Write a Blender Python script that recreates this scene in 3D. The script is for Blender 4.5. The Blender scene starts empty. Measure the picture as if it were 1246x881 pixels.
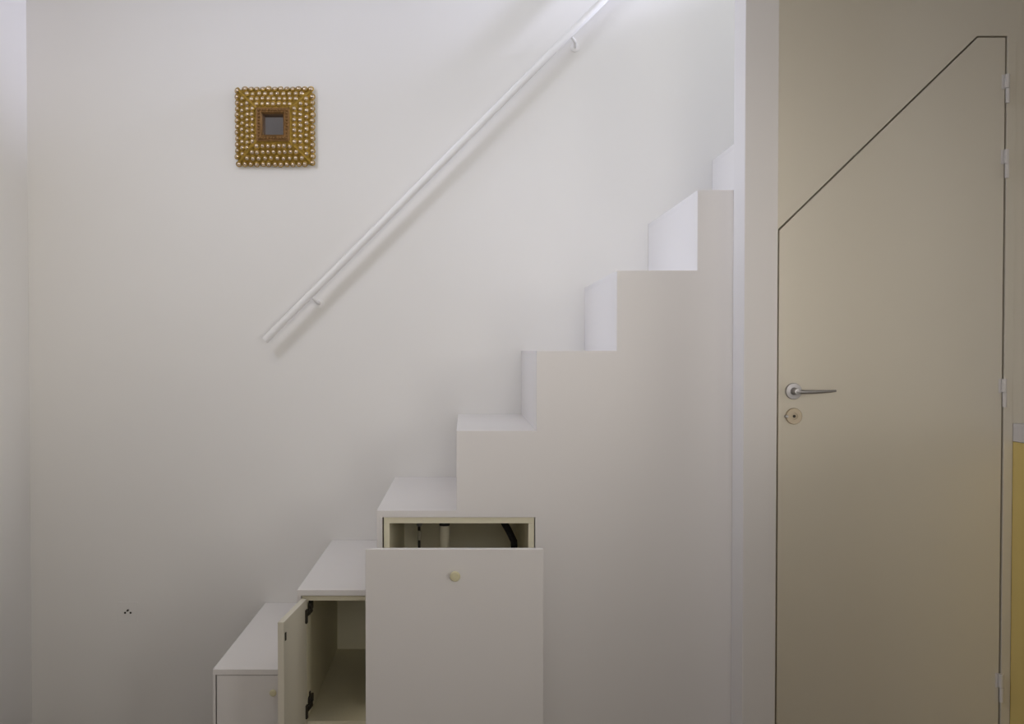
import bpy, bmesh, math, random
from mathutils import Vector, Matrix

random.seed(7)
scene = bpy.context.scene
COL = scene.collection

# ------------------------------------------------------------------ camera
cam_d = bpy.data.cameras.new('camera')
cam = bpy.data.objects.new('camera', cam_d)
COL.objects.link(cam)
cam.location = (0.0, -3.0, 1.247)
cam.rotation_euler = (math.pi / 2 - 0.0187, 0, 0)
cam_d.sensor_fit = 'HORIZONTAL'
cam_d.sensor_width = 36.0
cam_d.lens = 36.0 * 1170.0 / 1246.0
cam_d.shift_x = (623.0 - 565.0) / 1246.0
cam_d.shift_y = (449.9 - 440.5) / 1246.0
cam_d.clip_start = 0.05
scene.camera = cam

# ------------------------------------------------------------------ light
world = bpy.data.worlds.new('world')
scene.world = world
world.use_nodes = True
bg = world.node_tree.nodes['Background']
bg.inputs[0].default_value = (0.9, 0.92, 1.0, 1)
bg.inputs[1].default_value = 0.2

scene.view_settings.view_transform = 'Standard'
scene.view_settings.look = 'None'
scene.view_settings.gamma = 1.0
scene.view_settings.use_curve_mapping = False
scene.view_settings.exposure = 0.0


def aim(o, target):
    d = Vector(target) - o.location
    o.rotation_euler = d.to_track_quat('-Z', 'Y').to_euler()


def area(name, loc, target, sx, sy, power, color, spread=180):
    l = bpy.data.lights.new(name, 'AREA')
    l.shape = 'RECTANGLE'
    l.size, l.size_y = sx, sy
    l.energy = power
    l.color = color
    l.spread = math.radians(spread)
    o = bpy.data.objects.new(name, l)
    COL.objects.link(o)
    o.location = loc
    aim(o, target)
    return o


def spot(name, loc, target, angle, blend, power, color, radius):
    l = bpy.data.lights.new(name, 'SPOT')
    l.spot_size = math.radians(angle)
    l.spot_blend = blend
    l.energy = power
    l.color = color
    l.shadow_soft_size = radius
    o = bpy.data.objects.new(name, l)
    COL.objects.link(o)
    o.location = loc
    aim(o, target)
    return o


# daylight through a high window of the left wall, and an added riser fill
area('window_daylight', (-1.62, -0.85, 2.80), (0.50, 0.80, 1.70), 0.45, 0.35, 5.7, (0.68, 0.76, 1.0), 110)
area('riser_fill', (-1.70, -0.05, 2.35), (0.90, 0.20, 1.65), 0.40, 0.40, 2.4, (0.78, 0.84, 1.0), 50)
# added warm fill below the ceiling, fading down the walls
area('overhead_fill', (-1.25, -0.75, 3.03), (-1.25, -0.75, 0.0), 0.50, 0.50, 5.2, (1.0, 0.88, 0.66))
# added fill lights behind the camera and at the right wall
area('front_fill', (0.20, -4.60, 1.00), (0.0, 0.0, 1.0), 2.40, 1.60, 19.0, (1.0, 0.94, 0.87))
area('upper_front_fill', (0.20, -4.60, 2.30), (0.0, 0.50, 1.70), 1.60, 1.00, 2.15, (1.0, 0.95, 0.88), 40)
area('corner_fill', (2.20, -4.60, 1.80), (-1.70, 0.60, 1.70), 1.20, 1.20, 5.0, (1.0, 0.96, 0.92), 50)
area('door_fill', (1.20, -4.60, 1.50), (1.40, 0.0, 1.30), 1.20, 1.00, 0.45, (1.0, 0.94, 0.84), 25)
area('right_fill', (3.14, -1.00, 1.40), (-1.72, 0.62, 1.10), 0.90, 1.40, 1.8, (1.0, 0.95, 0.88), 40)
# daylight down the stairwell and its beam, with an added fill over the steps
area('stairwell_daylight', (1.50, 0.40, 2.95), (0.50, 0.60, 1.50), 0.90, 0.60, 3.8, (0.88, 0.93, 1.0))
area('stairwell_fill', (0.62, 0.10, 3.03), (0.62, 0.35, 0.0), 0.70, 0.30, 3.0, (0.88, 0.93, 1.0))
spot('stairwell_beam', (2.30, 0.40, 2.80), (-1.72, 0.86, 2.74), 25, 1.0, 240, (0.72, 0.75, 1.0), 0.06)


# ------------------------------------------------------------------ materials
def new_mat(name):
    m = bpy.data.materials.new(name)
    m.use_nodes = True
    nt = m.node_tree
    return m, nt, nt.nodes['Principled BSDF']


def paint(name, col, rough=0.6, bump=0.03, scale=220.0, var=0.02, spec=0.4):
    """painted plaster or board: faint mottling and fine roller relief"""
    m, nt, b = new_mat(name)
    tc = nt.nodes.new('ShaderNodeTexCoord')
    n1 = nt.nodes.new('ShaderNodeTexNoise')
    n1.inputs['Scale'].default_value = 2.3
    n1.inputs['Detail'].default_value = 4
    nt.links.new(tc.outputs['Object'], n1.inputs['Vector'])
    mix = nt.nodes.new('ShaderNodeMix')
    mix.data_type = 'RGBA'
    mix.inputs[6].default_value = (*[c * (1 - var) for c in col], 1)
    mix.inputs[7].default_value = (*[min(1, c * (1 + var)) for c in col], 1)
    nt.links.new(n1.outputs['Fac'], mix.inputs[0])
    nt.links.new(mix.outputs[2], b.inputs['Base Color'])
    n2 = nt.nodes.new('ShaderNodeTexNoise')
    n2.inputs['Scale'].default_value = scale
    n2.inputs['Detail'].default_value = 2
    nt.links.new(tc.outputs['Object'], n2.inputs['Vector'])
    bp = nt.nodes.new('ShaderNodeBump')
    bp.inputs['Strength'].default_value = bump
    bp.inputs['Distance'].default_value = 0.002
    nt.links.new(n2.outputs['Fac'], bp.inputs['Height'])
    nt.links.new(bp.outputs['Normal'], b.inputs['Normal'])
    b.inputs['Roughness'].default_value = rough
    b.inputs['Specular IOR Level'].default_value = spec
    return m


def metal(name, col, rough, metallic=1.0, noise=0.0, scale=60):
    m, nt, b = new_mat(name)
    b.inputs['Base Color'].default_value = (*col, 1)
    b.inputs['Metallic'].default_value = metallic
    b.inputs['Roughness'].default_value = rough
    if noise:
        tc = nt.nodes.new('ShaderNodeTexCoord')
        n = nt.nodes.new('ShaderNodeTexNoise')
        n.inputs['Scale'].default_value = scale
        nt.links.new(tc.outputs['Object'], n.inputs['Vector'])
        mix = nt.nodes.new('ShaderNodeMix')
        mix.data_type = 'RGBA'
        mix.inputs[6].default_value = (*[c * (1 - noise) for c in col], 1)
        mix.inputs[7].default_value = (*[min(1, c * (1 + noise)) for c in col], 1)
        nt.links.new(n.outputs['Fac'], mix.inputs[0])
        nt.links.new(mix.outputs[2], b.inputs['Base Color'])
    return m


def wood_floor():
    m, nt, b = new_mat('oak_boards')
    tc = nt.nodes.new('ShaderNodeTexCoord')
    mp = nt.nodes.new('ShaderNodeMapping')
    mp.inputs['Scale'].default_value = (1.2, 14, 1)
    nt.links.new(tc.outputs['Object'], mp.inputs['Vector'])
    n = nt.nodes.new('ShaderNodeTexNoise')
    n.inputs['Scale'].default_value = 4
    n.inputs['Detail'].default_value = 6
    nt.links.new(mp.outputs[0], n.inputs['Vector'])
    cr = nt.nodes.new('ShaderNodeValToRGB')
    cr.color_ramp.elements[0].color = (0.06, 0.042, 0.025, 1)
    cr.color_ramp.elements[1].color = (0.15, 0.105, 0.06, 1)
    nt.links.new(n.outputs['Fac'], cr.inputs[0])
    nt.links.new(cr.outputs[0], b.inputs['Base Color'])
    b.inputs['Roughness'].default_value = 0.45
    return m


M = {
    'wall': paint('white_plaster', (0.80, 0.785, 0.765), 0.75),
    'cream': paint('cream_wall_paint', (0.76, 0.715, 0.62), 0.6),
    'door': paint('cream_door_paint', (0.76, 0.715, 0.62), 0.42, 0.015),
    'post': paint('pale_post_paint', (0.78, 0.755, 0.745), 0.6),
    'stair': paint('white_stair_lacquer', (0.79, 0.765, 0.755), 0.45, 0.012),
    'inside': paint('cream_melamine', (0.81, 0.765, 0.59), 0.5, 0.01),
    'ceiling': paint('ceiling_white', (0.82, 0.81, 0.79), 0.8),
    'rail': paint('white_rail_enamel', (0.83, 0.82, 0.81), 0.4, 0.0),
    'knob': paint('pale_yellow_knob', (0.68, 0.63, 0.42), 0.4, 0.0),
    'plastic': paint('white_plastic', (0.80, 0.78, 0.75), 0.35, 0.0),
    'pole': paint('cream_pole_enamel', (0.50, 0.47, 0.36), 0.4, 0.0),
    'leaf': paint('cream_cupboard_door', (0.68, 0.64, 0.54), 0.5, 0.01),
    'yellow': paint('mustard_panel', (0.86, 0.68, 0.25), 0.45, 0.02),
    'worktop': paint('white_worktop', (0.80, 0.78, 0.80), 0.3, 0.0),
    'chrome': metal('satin_nickel', (0.44, 0.43, 0.44), 0.38),
    'brass': metal('pale_brass', (0.50, 0.43, 0.33), 0.42),
    'darkmetal': metal('dark_hinge_metal', (0.05, 0.045, 0.035), 0.5, 0.6),
    'black': metal('black_rubber', (0.012, 0.012, 0.012), 0.6, 0.0),
    'hole': metal('dark_hole', (0.03, 0.026, 0.022), 0.8, 0.0),
    'gold': metal('antique_gold', (0.40, 0.26, 0.05), 0.45, 0.75, 0.5, 70),
    'bronze': metal('brown_gilt', (0.24, 0.13, 0.045), 0.5, 0.6, 0.45, 90),
    'gem': metal('mirror_glass_stud', (0.62, 0.50, 0.37), 0.24, 0.9),
    'mirror': metal('old_mirror', (0.55, 0.55, 0.62), 0.10, 1.0),
    'floor': wood_floor(),
}


# ------------------------------------------------------------------ mesh helpers
def wloc(o):
    v = Vector((0, 0, 0))
    while o:
        v = v + o.location
        o = o.parent
    return v


def link(name, bm, mat, parent=None, smooth=False, mats=None):
    """bm is in world coordinates; the object is parented without changing where it stands"""
    if parent is not None:
        bmesh.ops.translate(bm, verts=bm.verts, vec=-wloc(parent))
    bmesh.ops.recalc_face_normals(bm, faces=bm.faces)
    me = bpy.data.meshes.new(name)
    if smooth:
        for f in bm.faces:
            f.smooth = True
    bm.to_mesh(me)
    bm.free()
    for m in (mats or [mat]):
        me.materials.append(M[m])
    if smooth:
        me.set_sharp_from_angle(angle=math.radians(40))
    o = bpy.data.objects.new(name, me)
    COL.objects.link(o)
    if parent is not None:
        o.parent = parent
    return o


def add_box(bm, x0, x1, y0, y1, z0, z1, bev=0.0, rot=None, pivot=None):
    r = bmesh.ops.create_cube(bm, size=1.0)
    vs = r['verts']
    for v in vs:
        v.co = Vector(((x0 + x1) / 2 + v.co.x * (x1 - x0), (y0 + y1) / 2 + v.co.y * (y1 - y0),
                       (z0 + z1) / 2 + v.co.z * (z1 - z0)))
    if bev:
        es = list({e for v in vs for e in v.link_edges})
        nv = bmesh.ops.bevel(bm, geom=es, offset=bev, segments=2, affect='EDGES', profile=0.5)
        vs = list({v for f in nv['faces'] for v in f.verts} | {v for v in vs if v.is_valid})
    if rot is not None:
        bmesh.ops.rotate(bm, verts=vs, cent=Vector(pivot), matrix=rot)
    return vs


def box(name, x0, x1, y0, y1, z0, z1, mat, parent=None, bev=0.0015, rot=None, pivot=None):
    bm = bmesh.new()
    add_box(bm, x0, x1, y0, y1, z0, z1, bev, rot, pivot)
    return link(name, bm, mat, parent)


def add_prism(bm, poly, y0, y1, bev=0.0):
    """poly in (x, z), extruded along y"""
    a = [bm.verts.new((x, y0, z)) for x, z in poly]
    b = [bm.verts.new((x, y1, z)) for x, z in poly]
    n = len(poly)
    bm.faces.new(a)
    bm.faces.new(b[::-1])
    for i in range(n):
        bm.faces.new((a[i], b[i], b[(i + 1) % n], a[(i + 1) % n]))
    if bev:
        bmesh.ops.recalc_face_normals(bm, faces=bm.faces)
        bmesh.ops.bevel(bm, geom=list(bm.edges), offset=bev, segments=1, affect='EDGES')


def prism(name, poly, y0, y1, mat, parent=None, bev=0.0):
    bm = bmesh.new()
    add_prism(bm, poly, y0, y1, bev)
    return link(name, bm, mat, parent)


def add_tube(bm, pts, r, seg=16):
    """round tube through points, r a number or a list; ends capped"""
    pts = [Vector(p) for p in pts]
    n = len(pts)
    rs = r if isinstance(r, (list, tuple)) else [r] * n
    rings = []
    up = None
    for i, p in enumerate(pts):
        t = (pts[min(i + 1, n - 1)] - pts[max(i - 1, 0)]).normalized()
        if up is None:
            up = Vector((0, 0, 1)) if abs(t.z) < 0.9 else Vector((0, 1, 0))
        s = t.cross(up).normalized()
        up = s.cross(t).normalized()
        rings.append([bm.verts.new(p + (s * math.cos(2 * math.pi * k / seg) + up * math.sin(2 * math.pi * k / seg)) * rs[i])
                      for k in range(seg)])
    for a, b in zip(rings, rings[1:]):
        for k in range(seg):
            bm.faces.new((a[k], a[(k + 1) % seg], b[(k + 1) % seg], b[k]))
    bm.faces.new(rings[0])
    bm.faces.new(rings[-1][::-1])


def tube(name, pts, r, mat, parent=None, seg=16):
    bm = bmesh.new()
    add_tube(bm, pts, r, seg)
    return link(name, bm, mat, parent, smooth=True)


def add_lathe(bm, c, axis, prof, seg=24):
    """prof: list of (radius, distance along axis) from a base point c"""
    axis = Vector(axis).normalized()
    up = Vector((0, 0, 1)) if abs(axis.z) < 0.9 else Vector((1, 0, 0))
    s = axis.cross(up).normalized()
    u = s.cross(axis).normalized()
    c = Vector(c)
    rings = []
    for r, h in prof:
        if r < 1e-6:
            rings.append([bm.verts.new(c + axis * h)])
        else:
            rings.append([bm.verts.new(c + axis * h + (s * math.cos(2 * math.pi * k / seg) + u * math.sin(2 * math.pi * k / seg)) * r)
                          for k in range(seg)])
    out = []
    for a, b in zip(rings, rings[1:]):
        for k in range(seg):
            k2 = (k + 1) % seg
            if len(a) == 1 and len(b) == 1:
                continue
            if len(a) == 1:
                out.append(bm.faces.new((a[0], b[k2], b[k])))
            elif len(b) == 1:
                out.append(bm.faces.new((a[k], a[k2], b[0])))
            else:
                out.append(bm.faces.new((a[k], a[k2], b[k2], b[k])))
    if len(rings[0]) > 1:
        out.append(bm.faces.new(rings[0]))
    if len(rings[-1]) > 1:
        out.append(bm.faces.new(rings[-1][::-1]))
    return out


def lathe(name, c, axis, prof, mat, parent=None, seg=24):
    bm = bmesh.new()
    add_lathe(bm, c, axis, prof, seg)
    return link(name, bm, mat, parent, smooth=True)


def tag(o, label, cat, group=None):
    o['label'] = label
    o['category'] = cat
    if group:
        o['group'] = group
    return o


def struct(o, label=None):
    o['kind'] = 'structure'
    if label:
        o['label'] = label
    return o


def thing(name, loc, label=None, cat=None, group=None):
    o = bpy.data.objects.new(name, None)
    COL.objects.link(o)
    o.location = loc
    o.empty_display_size = 0.05
    if label:
        tag(o, label, cat, group)
    return o


# ------------------------------------------------------------------ the room
XL, XR, YB, YF, ZC = -1.72, 3.2, 0.80, -4.7, 3.05
ZF = -0.25        # floor level
struct(box('wall_back', XL - 0.15, XR + 0.15, YB, YB + 0.15, ZF - 0.1, ZC + 0.1, 'wall', bev=0), 'white plastered wall behind the stairs')
struct(box('wall_left', XL - 0.15, XL, YF - 0.15, YB, ZF - 0.1, ZC + 0.1, 'wall', bev=0), 'white plastered side wall')
struct(box('wall_front', XL, XR, YF - 0.15, YF, ZF - 0.1, ZC + 0.1, 'wall', bev=0), 'white plastered wall facing the stairs')
struct(box('wall_right', XR, XR + 0.15, YF - 0.15, YB, ZF - 0.1, ZC + 0.1, 'cream', bev=0), 'cream side wall beyond the kitchen unit')
struct(box('floor', XL, XR, YF, YB, ZF - 0.1, ZF, 'floor', bev=0), 'brown wooden floor')
struct(box('ceiling', XL, XR, YF, YB, ZC, ZC + 0.1, 'ceiling', bev=0), 'white ceiling')

# partition with the door under the upper flight: notch for the door, open to the floor
DX0, DX1, DZL, DXS, DZT = 0.976, 1.6835, 1.628, 1.590, 2.2265
G = 0.0048
struct(prism('wall_partition', [(0.9375, ZF), (DX0, ZF), (DX0, DZL), (DXS, DZT), (DX1, DZT), (DX1, ZF), (XR, ZF), (XR, ZC), (0.9375, ZC)],
             0.0, 0.10, 'cream'), 'cream wall around the slanted cupboard door')
struct(box('wall_pillar', 0.837, 0.937, -0.12, -0.0005, ZF, ZC, 'post', bev=0.002), 'narrow pale pillar standing between stairs and door')

# ------------------------------------------------------------------ door with slanted top
door = struct(thing('door_1', (1.33, 0.0, ZF)), 'cream cupboard door with slanted top under the stairs')
leaf = prism('door_leaf', [(DX0 + G, ZF + 0.008), (DX1 - G, ZF + 0.008), (DX1 - G, DZT - G), (DXS + 0.003, DZT - G), (DX0 + G, DZL - 0.003)],
             0.001, 0.041, 'door', door, bev=0.0012)
prism('door_stop', [(DX0 - 0.0, ZF), (DX0 - 0.0, DZL), (DXS, DZT), (DX1, DZT), (DX1, ZF), (DX1 - 0.03, ZF), (DX1 - 0.03, DZT - 0.03),
                    (DXS + 0.012, DZT - 0.03), (DX0 + 0.03, DZL - 0.012), (DX0 + 0.03, ZF)], 0.043, 0.099, 'door', door)
box('door_jamb', DX1 + 0.0005, 1.711, -0.003, 0.0, ZF, DZT - 0.02, 'door', door, bev=0.001)
# lever handle
hx, hz = 1.0265, 1.124
lever = lathe('lever_handle', (hx, 0.0, hz), (0, -1, 0), [(0.0255, 0), (0.0255, 0.007), (0.024, 0.009), (0.012, 0.0095), (0.0105, 0.012),
                                                       (0.0095, 0.036), (0.0095, 0.046), (0.0, 0.0475)], 'chrome', door)
tube('lever_grip', [(hx - 0.006, -0.040, hz - 0.0005), (hx + 0.02, -0.042, hz - 0.001), (hx + 0.06, -0.043, hz - 0.0005), (hx + 0.10, -0.042, hz + 0.001), (hx + 0.118, -0.041, hz + 0.0025)],
     [0.0072, 0.0066, 0.0054, 0.0042, 0.0034], 'chrome', lever)
# key escutcheon
kx, kz = 1.028, 1.046
esc = lathe('keyhole_escutcheon', (kx, 0.0, kz), (0, -1, 0), [(0.0255, 0), (0.0255, 0.006), (0.024, 0.008), (0.0105, 0.008), (0.0095, 0.0065), (0.0, 0.0065)], 'brass', door)
esc['label'] = 'round brass escutcheon with keyhole'
lathe('keyhole', (kx, -0.0066, kz), (0, -1, 0), [(0.0046, 0), (0.0046, 0.0016), (0.0, 0.0018)], 'hole', esc, 12)
box('thumb_turn', kx - 0.029, kx - 0.019, -0.012, -0.001, kz - 0.005, kz + 0.004, 'chrome', esc, bev=0.002)
for z0 in (2.018, 1.786, 1.075, 0.150):
    h = tube('hinge', [(DX1 - 0.003, -0.0075, z0 + 0.046), (DX1 - 0.003, -0.0075, z0 + 0.088)], 0.0072, 'post', door, 12)
    tube('hinge_knuckle', [(DX1 - 0.001, -0.0075, z0), (DX1 - 0.001, -0.0075, z0 + 0.045)], 0.0062, 'post', h, 12)
    box('hinge_leaf', DX1 - 0.016, DX1 - 0.006, -0.0015, 0.0009, z0 + 0.044, z0 + 0.088, 'post', h, bev=0.0005)

# ------------------------------------------------------------------ storage staircase
RZ = 0.25
XS = [-0.790] + [0.7255 - 0.25 * (7 - k) for k in range(2, 11)]      # left edge of steps 1..10
stair = thing('storage_staircase', (0.0, 0.40, ZF),
              'white stepped storage staircase with cupboards and a drawer built beneath the treads', 'staircase')
T = 0.018
# plain side board with the stepped outline and the notch of the pull-out drawer
OX0, OX1, OZ = -0.2565, 0.2220, 0.7285
prof = [(XS[2], ZF), (XS[2], 3 * RZ)]
for k in range(4, 8):
    prof += [(XS[k - 1], (k - 1) * RZ), (XS[k - 1], k * RZ)]
prof += [(0.9365, 7 * RZ), (0.9365, ZF), (OX1, ZF), (OX1, OZ), (OX0, OZ), (OX0, ZF)]
prism('side_board', prof, 0.0, T, 'stair', stair, bev=0.0008)
for k in range(1, 11):
    x0 = XS[k - 1]
    x1 = XS[k] + T if k < 10 else x0 + 0.25
    y0 = 0.0 if k <= 2 else T
    if k > 7:
        y0 = 0.1005
    if k == 7:
        box('tread', x0, 0.9365, y0, YB - 0.001, k * RZ - T, k * RZ, 'stair', stair, 0.0008)
        continue
    box('tread', x0, x1 - (T if k <= 2 else 0), y0, YB - 0.001, k * RZ - T, k * RZ, 'stair', stair, 0.0012 if k <= 2 else 0.0008)
for k in range(3, 11):
    x0 = XS[k - 1]
    box('riser', x0, x0 + T, 0.1005 if k > 7 else T, YB - 0.001, (k - 1) * RZ, k * RZ - T, 'stair', stair, 0.0006)

# lowest step: closed cupboard
box('end_panel', XS[0], XS[0] + 0.0085, 0.0, YB - 0.001, ZF, RZ - T, 'stair', stair, 0.0008)
d1 = box('cupboard_door', XS[0] + 0.0125, XS[1] - 0.0035, 0.0005, 0.018, ZF + 0.03, RZ - T - 0.0015, 'stair', stair, 0.001)
lathe('knob', (-0.599, 0.001, 0.179), (0, -1, 0), [(0.006, 0), (0.0055, 0.005), (0.010, 0.008), (0.011, 0.012), (0.008, 0.016), (0.0, 0.017)], 'knob', d1, 20)
box('cupboard_back', XS[0] + 0.0085, XS[1], 0.74, 0.755, ZF, RZ - T, 'inside', stair, 0)
box('cupboard_floor', XS[0] + 0.0085, XS[1], 0.02, 0.74, ZF + 0.025, ZF + 0.04, 'inside', stair, 0)

# second step: cupboard with its door swung open
cx0, cx1 = XS[1], XS[2]
box('end_panel', cx0, cx0 + 0.012, 0.0, YB - 0.001, ZF, 2 * RZ - T, 'stair', stair, 0.0008)
box('cupboard_side', cx0 + 0.0125, cx0 + 0.0285, 0.021, 0.74, 0.069, 0.461, 'inside', stair, 0.0006)
box('cupboard_side', cx1 - 0.018, cx1 - 0.0005, 0.002, 0.74, 0.069, 0.461, 'inside', stair, 0.0006)
box('cupboard_top', cx0 + 0.0125, cx1 - 0.0005, 0.021, 0.74, 0.4615, 0.476, 'inside', stair, 0.0006)
box('cupboard_floor', cx0 + 0.0125, cx1 - 0.0005, 0.004, 0.74, 0.069, 0.085, 'inside', stair, 0.0006)
box('cupboard_back', cx0 + 0.0125, cx1 - 0.0005, 0.7405, 0.755, 0.03, 0.476, 'inside', stair, 0)
box('plinth', cx0 + 0.0125, cx1 - 0.0005, 0.004, 0.020, ZF, 0.026, 'stair', stair, 0.0008)
ang = -math.radians(95.0)
piv = (cx0 + 0.0135, -0.004, 0.0)
rot = Matrix.Rotation(ang, 3, 'Z')


def door_pt(u, t, z):
    """u along the door from the hinge, t depth from outer face to inner face"""
    return Vector(piv) + rot @ Vector((u, t, 0)) + Vector((0, 0, z))


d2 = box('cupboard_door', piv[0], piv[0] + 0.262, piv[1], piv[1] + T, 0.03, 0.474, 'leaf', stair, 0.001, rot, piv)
mp = box('magnet_plate', piv[0] + 0.243, piv[0] + 0.253, piv[1] + T, piv[1] + T + 0.003, 0.418, 0.441, 'darkmetal', d2, 0.0008, rot, piv)
mp['label'] = 'small dark metal catch plate'
for hzc in (0.432, 0.133):
    cup = box('hinge', piv[0] + 0.006, piv[0] + 0.022, piv[1] + T, piv[1] + T + 0.006, hzc - 0.031, hzc + 0.012, 'darkmetal', d2, 0.002, rot, piv)
    bm = bmesh.new()
    a = door_pt(0.014, T + 0.004, hzc - 0.004)
    b = Vector((cx0 + 0.034, 0.045, hzc + 0.004))
    add_tube(bm, [a, a.lerp(b, 0.5) + Vector((0.008, 0, 0)), b], [0.006, 0.006, 0.007], 8)
    add_box(bm, cx0 + 0.0287, cx0 + 0.040, 0.030, 0.075, hzc - 0.008, hzc + 0.018, 0.002)
    add_box(bm, cx0 + 0.0287, cx0 + 0.033, 0.050, 0.062, hzc - 0.024, hzc + 0.028, 0.001)
    link('hinge_arm', bm, 'darkmetal', d2)

# third and fourth steps: tall pull-out drawer
box('drawer_housing_side', OX0 + 0.004, OX0 + 0.022, 0.006, 0.74, ZF, 0.7085, 'inside', stair, 0.0006)
box('drawer_housing_side', OX1 - 0.021, OX1 - 0.003, 0.006, 0.74, ZF, 0.7085, 'inside', stair, 0.0006)
box('drawer_housing_top', OX0 + 0.004, OX1 - 0.003, 0.006, 0.74, 0.709, 0.7275, 'inside', stair, 0.0006)
box('drawer_housing_back', OX0 + 0.004, OX1 - 0.003, 0.7405, 0.755, ZF, 0.7275, 'inside', stair, 0)
box('drawer_housing_floor', OX0 + 0.0225, OX1 - 0.0215, 0.02, 0.74, ZF + 0.02, ZF + 0.035, 'inside', stair, 0)
FX0, FX1, FY = -0.2635, 0.2105, -0.45
df = box('drawer_front', FX0, FX1, FY, FY + 0.019, ZF + 0.028, 0.7215, 'stair', stair, 0.0016)
lathe('knob', (-0.0245, FY, 0.652), (0, -1, 0), [(0.008, 0), (0.007, 0.006), (0.0125, 0.010), (0.0140, 0.015), (0.011, 0.020), (0.0, 0.0215)], 'knob', df, 24)
box('drawer_side', FX0 + 0.035, FX0 + 0.050, FY + 0.0195, 0.25, ZF + 0.045, ZF + 0.26, 'inside', df, 0.001)
box('drawer_side', FX1 - 0.050, FX1 - 0.035, FY + 0.0195, 0.25, ZF + 0.045, ZF + 0.26, 'inside', df, 0.001)
box('drawer_bottom', FX0 + 0.0505, FX1 - 0.0505, FY + 0.0195, 0.25, ZF + 0.045, ZF + 0.060, 'inside', df, 0.001)
box('drawer_back', FX0 + 0.0505, FX1 - 0.0505, 0.235, 0.25, ZF + 0.0605, ZF + 0.26, 'inside', df, 0.001)

# things kept in the drawer space
t = thing('mop_pole', (-0.065, 0.15, ZF + 0.060), 'white pole with black cap standing in the pulled-out drawer', 'pole')
tube('shaft', [(-0.065, 0.15, ZF + 0.060), (-0.065, 0.15, 0.676)], 0.0172, 'pole', t)
lathe('cap', (-0.065, 0.15, 0.6762), (0, 0, 1), [(0.0172, 0), (0.0176, 0.004), (0.0172, 0.018), (0.012, 0.024), (0, 0.025)], 'black', t)
t = thing('bent_hose', (0.186, 0.50, ZF + 0.035), 'bent black hose leaning inside the drawer space', 'hose')
tube('hose', [(0.183, 0.50, ZF + 0.035), (0.183, 0.50, 0.30), (0.183, 0.50, 0.52), (0.181, 0.50, 0.555), (0.160, 0.50, 0.598), (0.105, 0.50, 0.69)], 0.0125, 'black', t)
lathe('end_ring', (0.183, 0.50, ZF + 0.0352), (0, 0, 1), [(0.0135, 0), (0.017, 0.001), (0.017, 0.03), (0.0135, 0.031)], 'darkmetal', t)
t = thing('slim_rod', (-0.165, 0.55, ZF + 0.035), 'slim dark rod with pale clip standing beside the white pole', 'rod')
rod = tube('rod', [(-0.165, 0.55, ZF + 0.035), (-0.168, 0.56, 0.66)], 0.005, 'darkmetal', t, 10)
lathe('clip', (-0.1665, 0.546, 0.550), (0, 0, 1), [(0.006, 0), (0.008, 0.004), (0.008, 0.030), (0.006, 0.034)], 'pole', t, 12)
lathe('clip', (-0.1665, 0.55, 0.600), (0, 0, 1), [(0.006, 0), (0.011, 0.006), (0.011, 0.020), (0.006, 0.026)], 'chrome', t, 12)

# ------------------------------------------------------------------ handrail on the back wall
RY = 0.738
ra = Vector((-0.775, RY, 1.292))
rb = ra + Vector((1, 0, 1.0)) * 1.55
rail = thing('handrail', (ra.x, YB, ra.z), 'slim white handrail climbing the wall parallel to the steps', 'handrail')
tube('rail', [ra, rb], 0.0145, 'rail', rail, 20)
for u in (0.175, 1.18):
    c = ra + Vector((1, 0, 1.0)) * u
    bm = bmesh.new()
    add_tube(bm, [c + Vector((0.010, 0, -0.010)), c + Vector((0.024, 0.012, -0.024)), c + Vector((0.03, YB - RY - 0.004, -0.03))], 0.006, 10)
    br = link('bracket', bm, 'rail', rail, True)
    lathe('mounting_plate', (c.x + 0.03, YB, c.z - 0.03), (0, -1, 0), [(0.018, 0), (0.018, 0.004), (0.0, 0.005)], 'rail', br, 20)

# ------------------------------------------------------------------ wall socket
sx, sz = -1.336, 0.214
so = thing('wall_socket', (sx, YB, sz), 'small white wall socket low on the plaster wall', 'socket')
bm = bmesh.new()
add_box(bm, sx - 0.040, sx + 0.040, YB - 0.0022, YB, sz - 0.040, sz + 0.040, 0.001)
plate = link('plate', bm, 'wall', so)
for dx in (-0.0105, 0.0115):
    lathe('pin_hole', (sx + dx, YB - 0.0023, sz - 0.003), (0, -1, 0), [(0.0042, 0), (0.0042, 0.0006), (0.0, 0.0007)], 'hole', so, 12)
lathe('earth_pin', (sx + 0.001, YB - 0.0023, sz + 0.0075), (0, -1, 0), [(0.0038, 0), (0.0038, 0.008), (0.0025, 0.011), (0.0, 0.0115)], 'darkmetal', so, 12)

# ------------------------------------------------------------------ studded ornament with a small mirror
OXc, OZc, A, B = -0.742, 2.128, 0.1445, 0.063
H0, H1 = 0.016, 0.054
orn = thing('mirror_frame', (OXc, YB, OZc), 'square gold studded frame with a tiny mirror hung on the wall', 'mirror')


def P(u, v, h):
    return Vector((OXc + u, YB - h, OZc + v))


def side_rot(s):
    return [(1, 0, 0, 1), (0, -1, 1, 0), (-1, 0, 0, -1), (0, 1, -1, 0)][s]


def SP(s, along, out, h):
    """side s (0 bottom, then round): along the side and outwards"""
    a, b, c, d = side_rot(s)
    u, v = along, -out
    return P(a * u + b * v, c * u + d * v, h)


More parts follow.
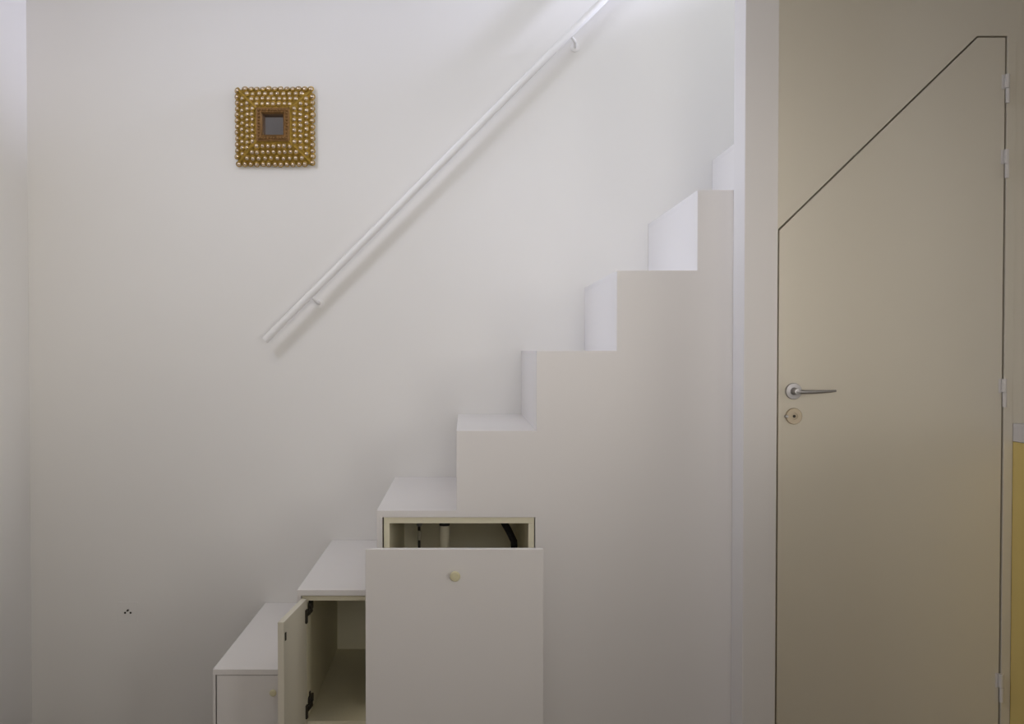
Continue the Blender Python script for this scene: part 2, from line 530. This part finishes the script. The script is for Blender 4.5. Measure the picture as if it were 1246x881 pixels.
for s in range(4):
    bm = bmesh.new()
    f = [SP(s, -A, A, H0), SP(s, A, A, H0), SP(s, B, B, H1), SP(s, -B, B, H1)]
    k = [SP(s, -A, A, 0), SP(s, A, A, 0), SP(s, B, B, 0), SP(s, -B, B, 0)]
    fv = [bm.verts.new(p) for p in f]
    kv = [bm.verts.new(p) for p in k]
    bm.faces.new(fv)
    bm.faces.new(kv[::-1])
    for i in range(4):
        j = (i + 1) % 4
        bm.faces.new((fv[i], kv[i], kv[j], fv[j]))
    link('panel', bm, 'gold', orn)
    tube('corner_strip', [SP(s, A - 0.004, A - 0.004, H0 + 0.001), SP(s, B, B, H1 + 0.001)], 0.0055, 'gold', orn, 8)
# one stud: gilt rim round a domed bead of mirror glass
bm = bmesh.new()
add_lathe(bm, (0, 0, 0), (0, 0, 1), [(0.0105, 0), (0.0115, 0.003), (0.0095, 0.0055), (0.0078, 0.005)], 10)
gf = add_lathe(bm, (0, 0, 0.0045), (0, 0, 1), [(0.0078, 0), (0.0062, 0.0030), (0.0030, 0.0048), (0.0, 0.0053)], 10)
for f in gf:
    f.material_index = 1
proto = link('stud', bm, 'gold', None, True, ['gold', 'gem'])
proto.parent = orn
first = True
tilt = math.atan2(H1 - H0, A - B)
for s in range(4):
    a, b, c, d = side_rot(s)
    out = (SP(s, 0, 1, 0) - SP(s, 0, 0, 0)).normalized()
    nrm = (Vector((0, -1, 0)) * math.cos(tilt) + out * math.sin(tilt)).normalized()
    q = nrm.to_track_quat('Z', 'Y')
    for r in range(4):
        o_ = A + 0.001 - 0.0218 * r
        hh = H0 + (H1 - H0) * (A - min(o_, A)) / (A - B)
        half = o_ - 0.016 if r else A - 0.004
        n = max(2, int(round(2 * half / 0.0228)) + (0 if r % 2 == 0 else 0))
        for i in range(n + 1):
            al = -half + 2 * half * i / n
            if r == 0 and i == n:
                continue
            st = proto if first else proto.copy()
            if not first:
                COL.objects.link(st)
                st.parent = orn
            first = False
            jit = 0.0012
            st.location = SP(s, al + random.uniform(-jit, jit), o_ + random.uniform(-jit, jit), hh) - Vector((OXc, YB, OZc))
            e = q.to_euler()
            st.rotation_euler = (e.x + random.uniform(-0.2, 0.2), e.y + random.uniform(-0.2, 0.2), e.z)
            k_ = random.uniform(1.0, 1.15)
            st.scale = (k_, k_, k_)
# inner frame: four mitred bars and a border of tiny beads
MI = 0.040
inner = None
for s in range(4):
    bm = bmesh.new()
    prof4 = [(B + 0.002, 0.0), (B + 0.002, H1 + 0.004), (MI + 0.006, H1 + 0.010), (MI, H1 + 0.004), (MI, 0.0)]
    r0 = [bm.verts.new(SP(s, -w, w, h)) for w, h in prof4]
    r1 = [bm.verts.new(SP(s, w, w, h)) for w, h in prof4]
    n = len(prof4)
    bm.faces.new(r0)
    bm.faces.new(r1[::-1])
    for i in range(n):
        bm.faces.new((r0[i], r1[i], r1[(i + 1) % n], r0[(i + 1) % n]))
    inner = link('inner_bar', bm, 'bronze', orn)
bm = bmesh.new()
for s in range(4):
    for i in range(9):
        al = -0.054 + 0.108 * i / 9
        bmesh.ops.create_uvsphere(bm, u_segments=8, v_segments=6, radius=0.0058, matrix=Matrix.Translation(SP(s, al, 0.054, H1 + 0.008)))
beads = link('bead_border', bm, 'bronze', orn, True)
beads['kind'] = 'stuff'
bm = bmesh.new()
add_box(bm, OXc - MI - 0.001, OXc + MI + 0.001, YB - 0.030, YB - 0.002, OZc - MI - 0.001, OZc + MI + 0.001)
mir = link('mirror_glass', bm, 'mirror', orn)
mir['label'] = 'small dark mirror pane'

# ------------------------------------------------------------------ kitchen unit at the right edge
KX, KX2, KY = 1.713, 2.313, -0.60
ku = thing('kitchen_cabinet', (2.013, -0.3, ZF), 'mustard yellow kitchen cabinet beside the slanted door', 'cabinet')
box('side_panel', KX, KX + T, KY, -0.001, ZF, 0.966, 'yellow', ku, 0.001)
box('side_panel', KX2 - T, KX2, KY, -0.001, ZF, 0.966, 'yellow', ku, 0.001)
box('back_panel', KX + T, KX2 - T, -0.012, -0.001, ZF + 0.08, 0.966, 'inside', ku, 0)
box('plinth', KX + T, KX2 - T, KY + 0.05, KY + 0.066, ZF, ZF + 0.08, 'yellow', ku, 0)
box('bottom_shelf', KX + T, KX2 - T, KY, -0.013, ZF + 0.08, ZF + 0.098, 'inside', ku, 0)
for a, b in ((KX + 0.002, 2.0115), (2.0145, KX2 - 0.002)):
    dd = box('cabinet_door', a, b, KY - 0.019, KY - 0.001, ZF + 0.085, 0.962, 'yellow', ku, 0.0015)
    kx_ = b - 0.03 if b < 2.1 else a + 0.03
    tube('handle', [(kx_, KY - 0.045, 0.80), (kx_, KY - 0.045, 0.92)], 0.005, 'chrome', dd, 10)
wt = box('worktop', KX - 0.001, KX2 + 0.01, KY - 0.03, -0.001, 0.967, 1.024, 'worktop', None, 0.003)
tag(wt, 'thick white worktop lying on the mustard yellow cabinet', 'worktop')
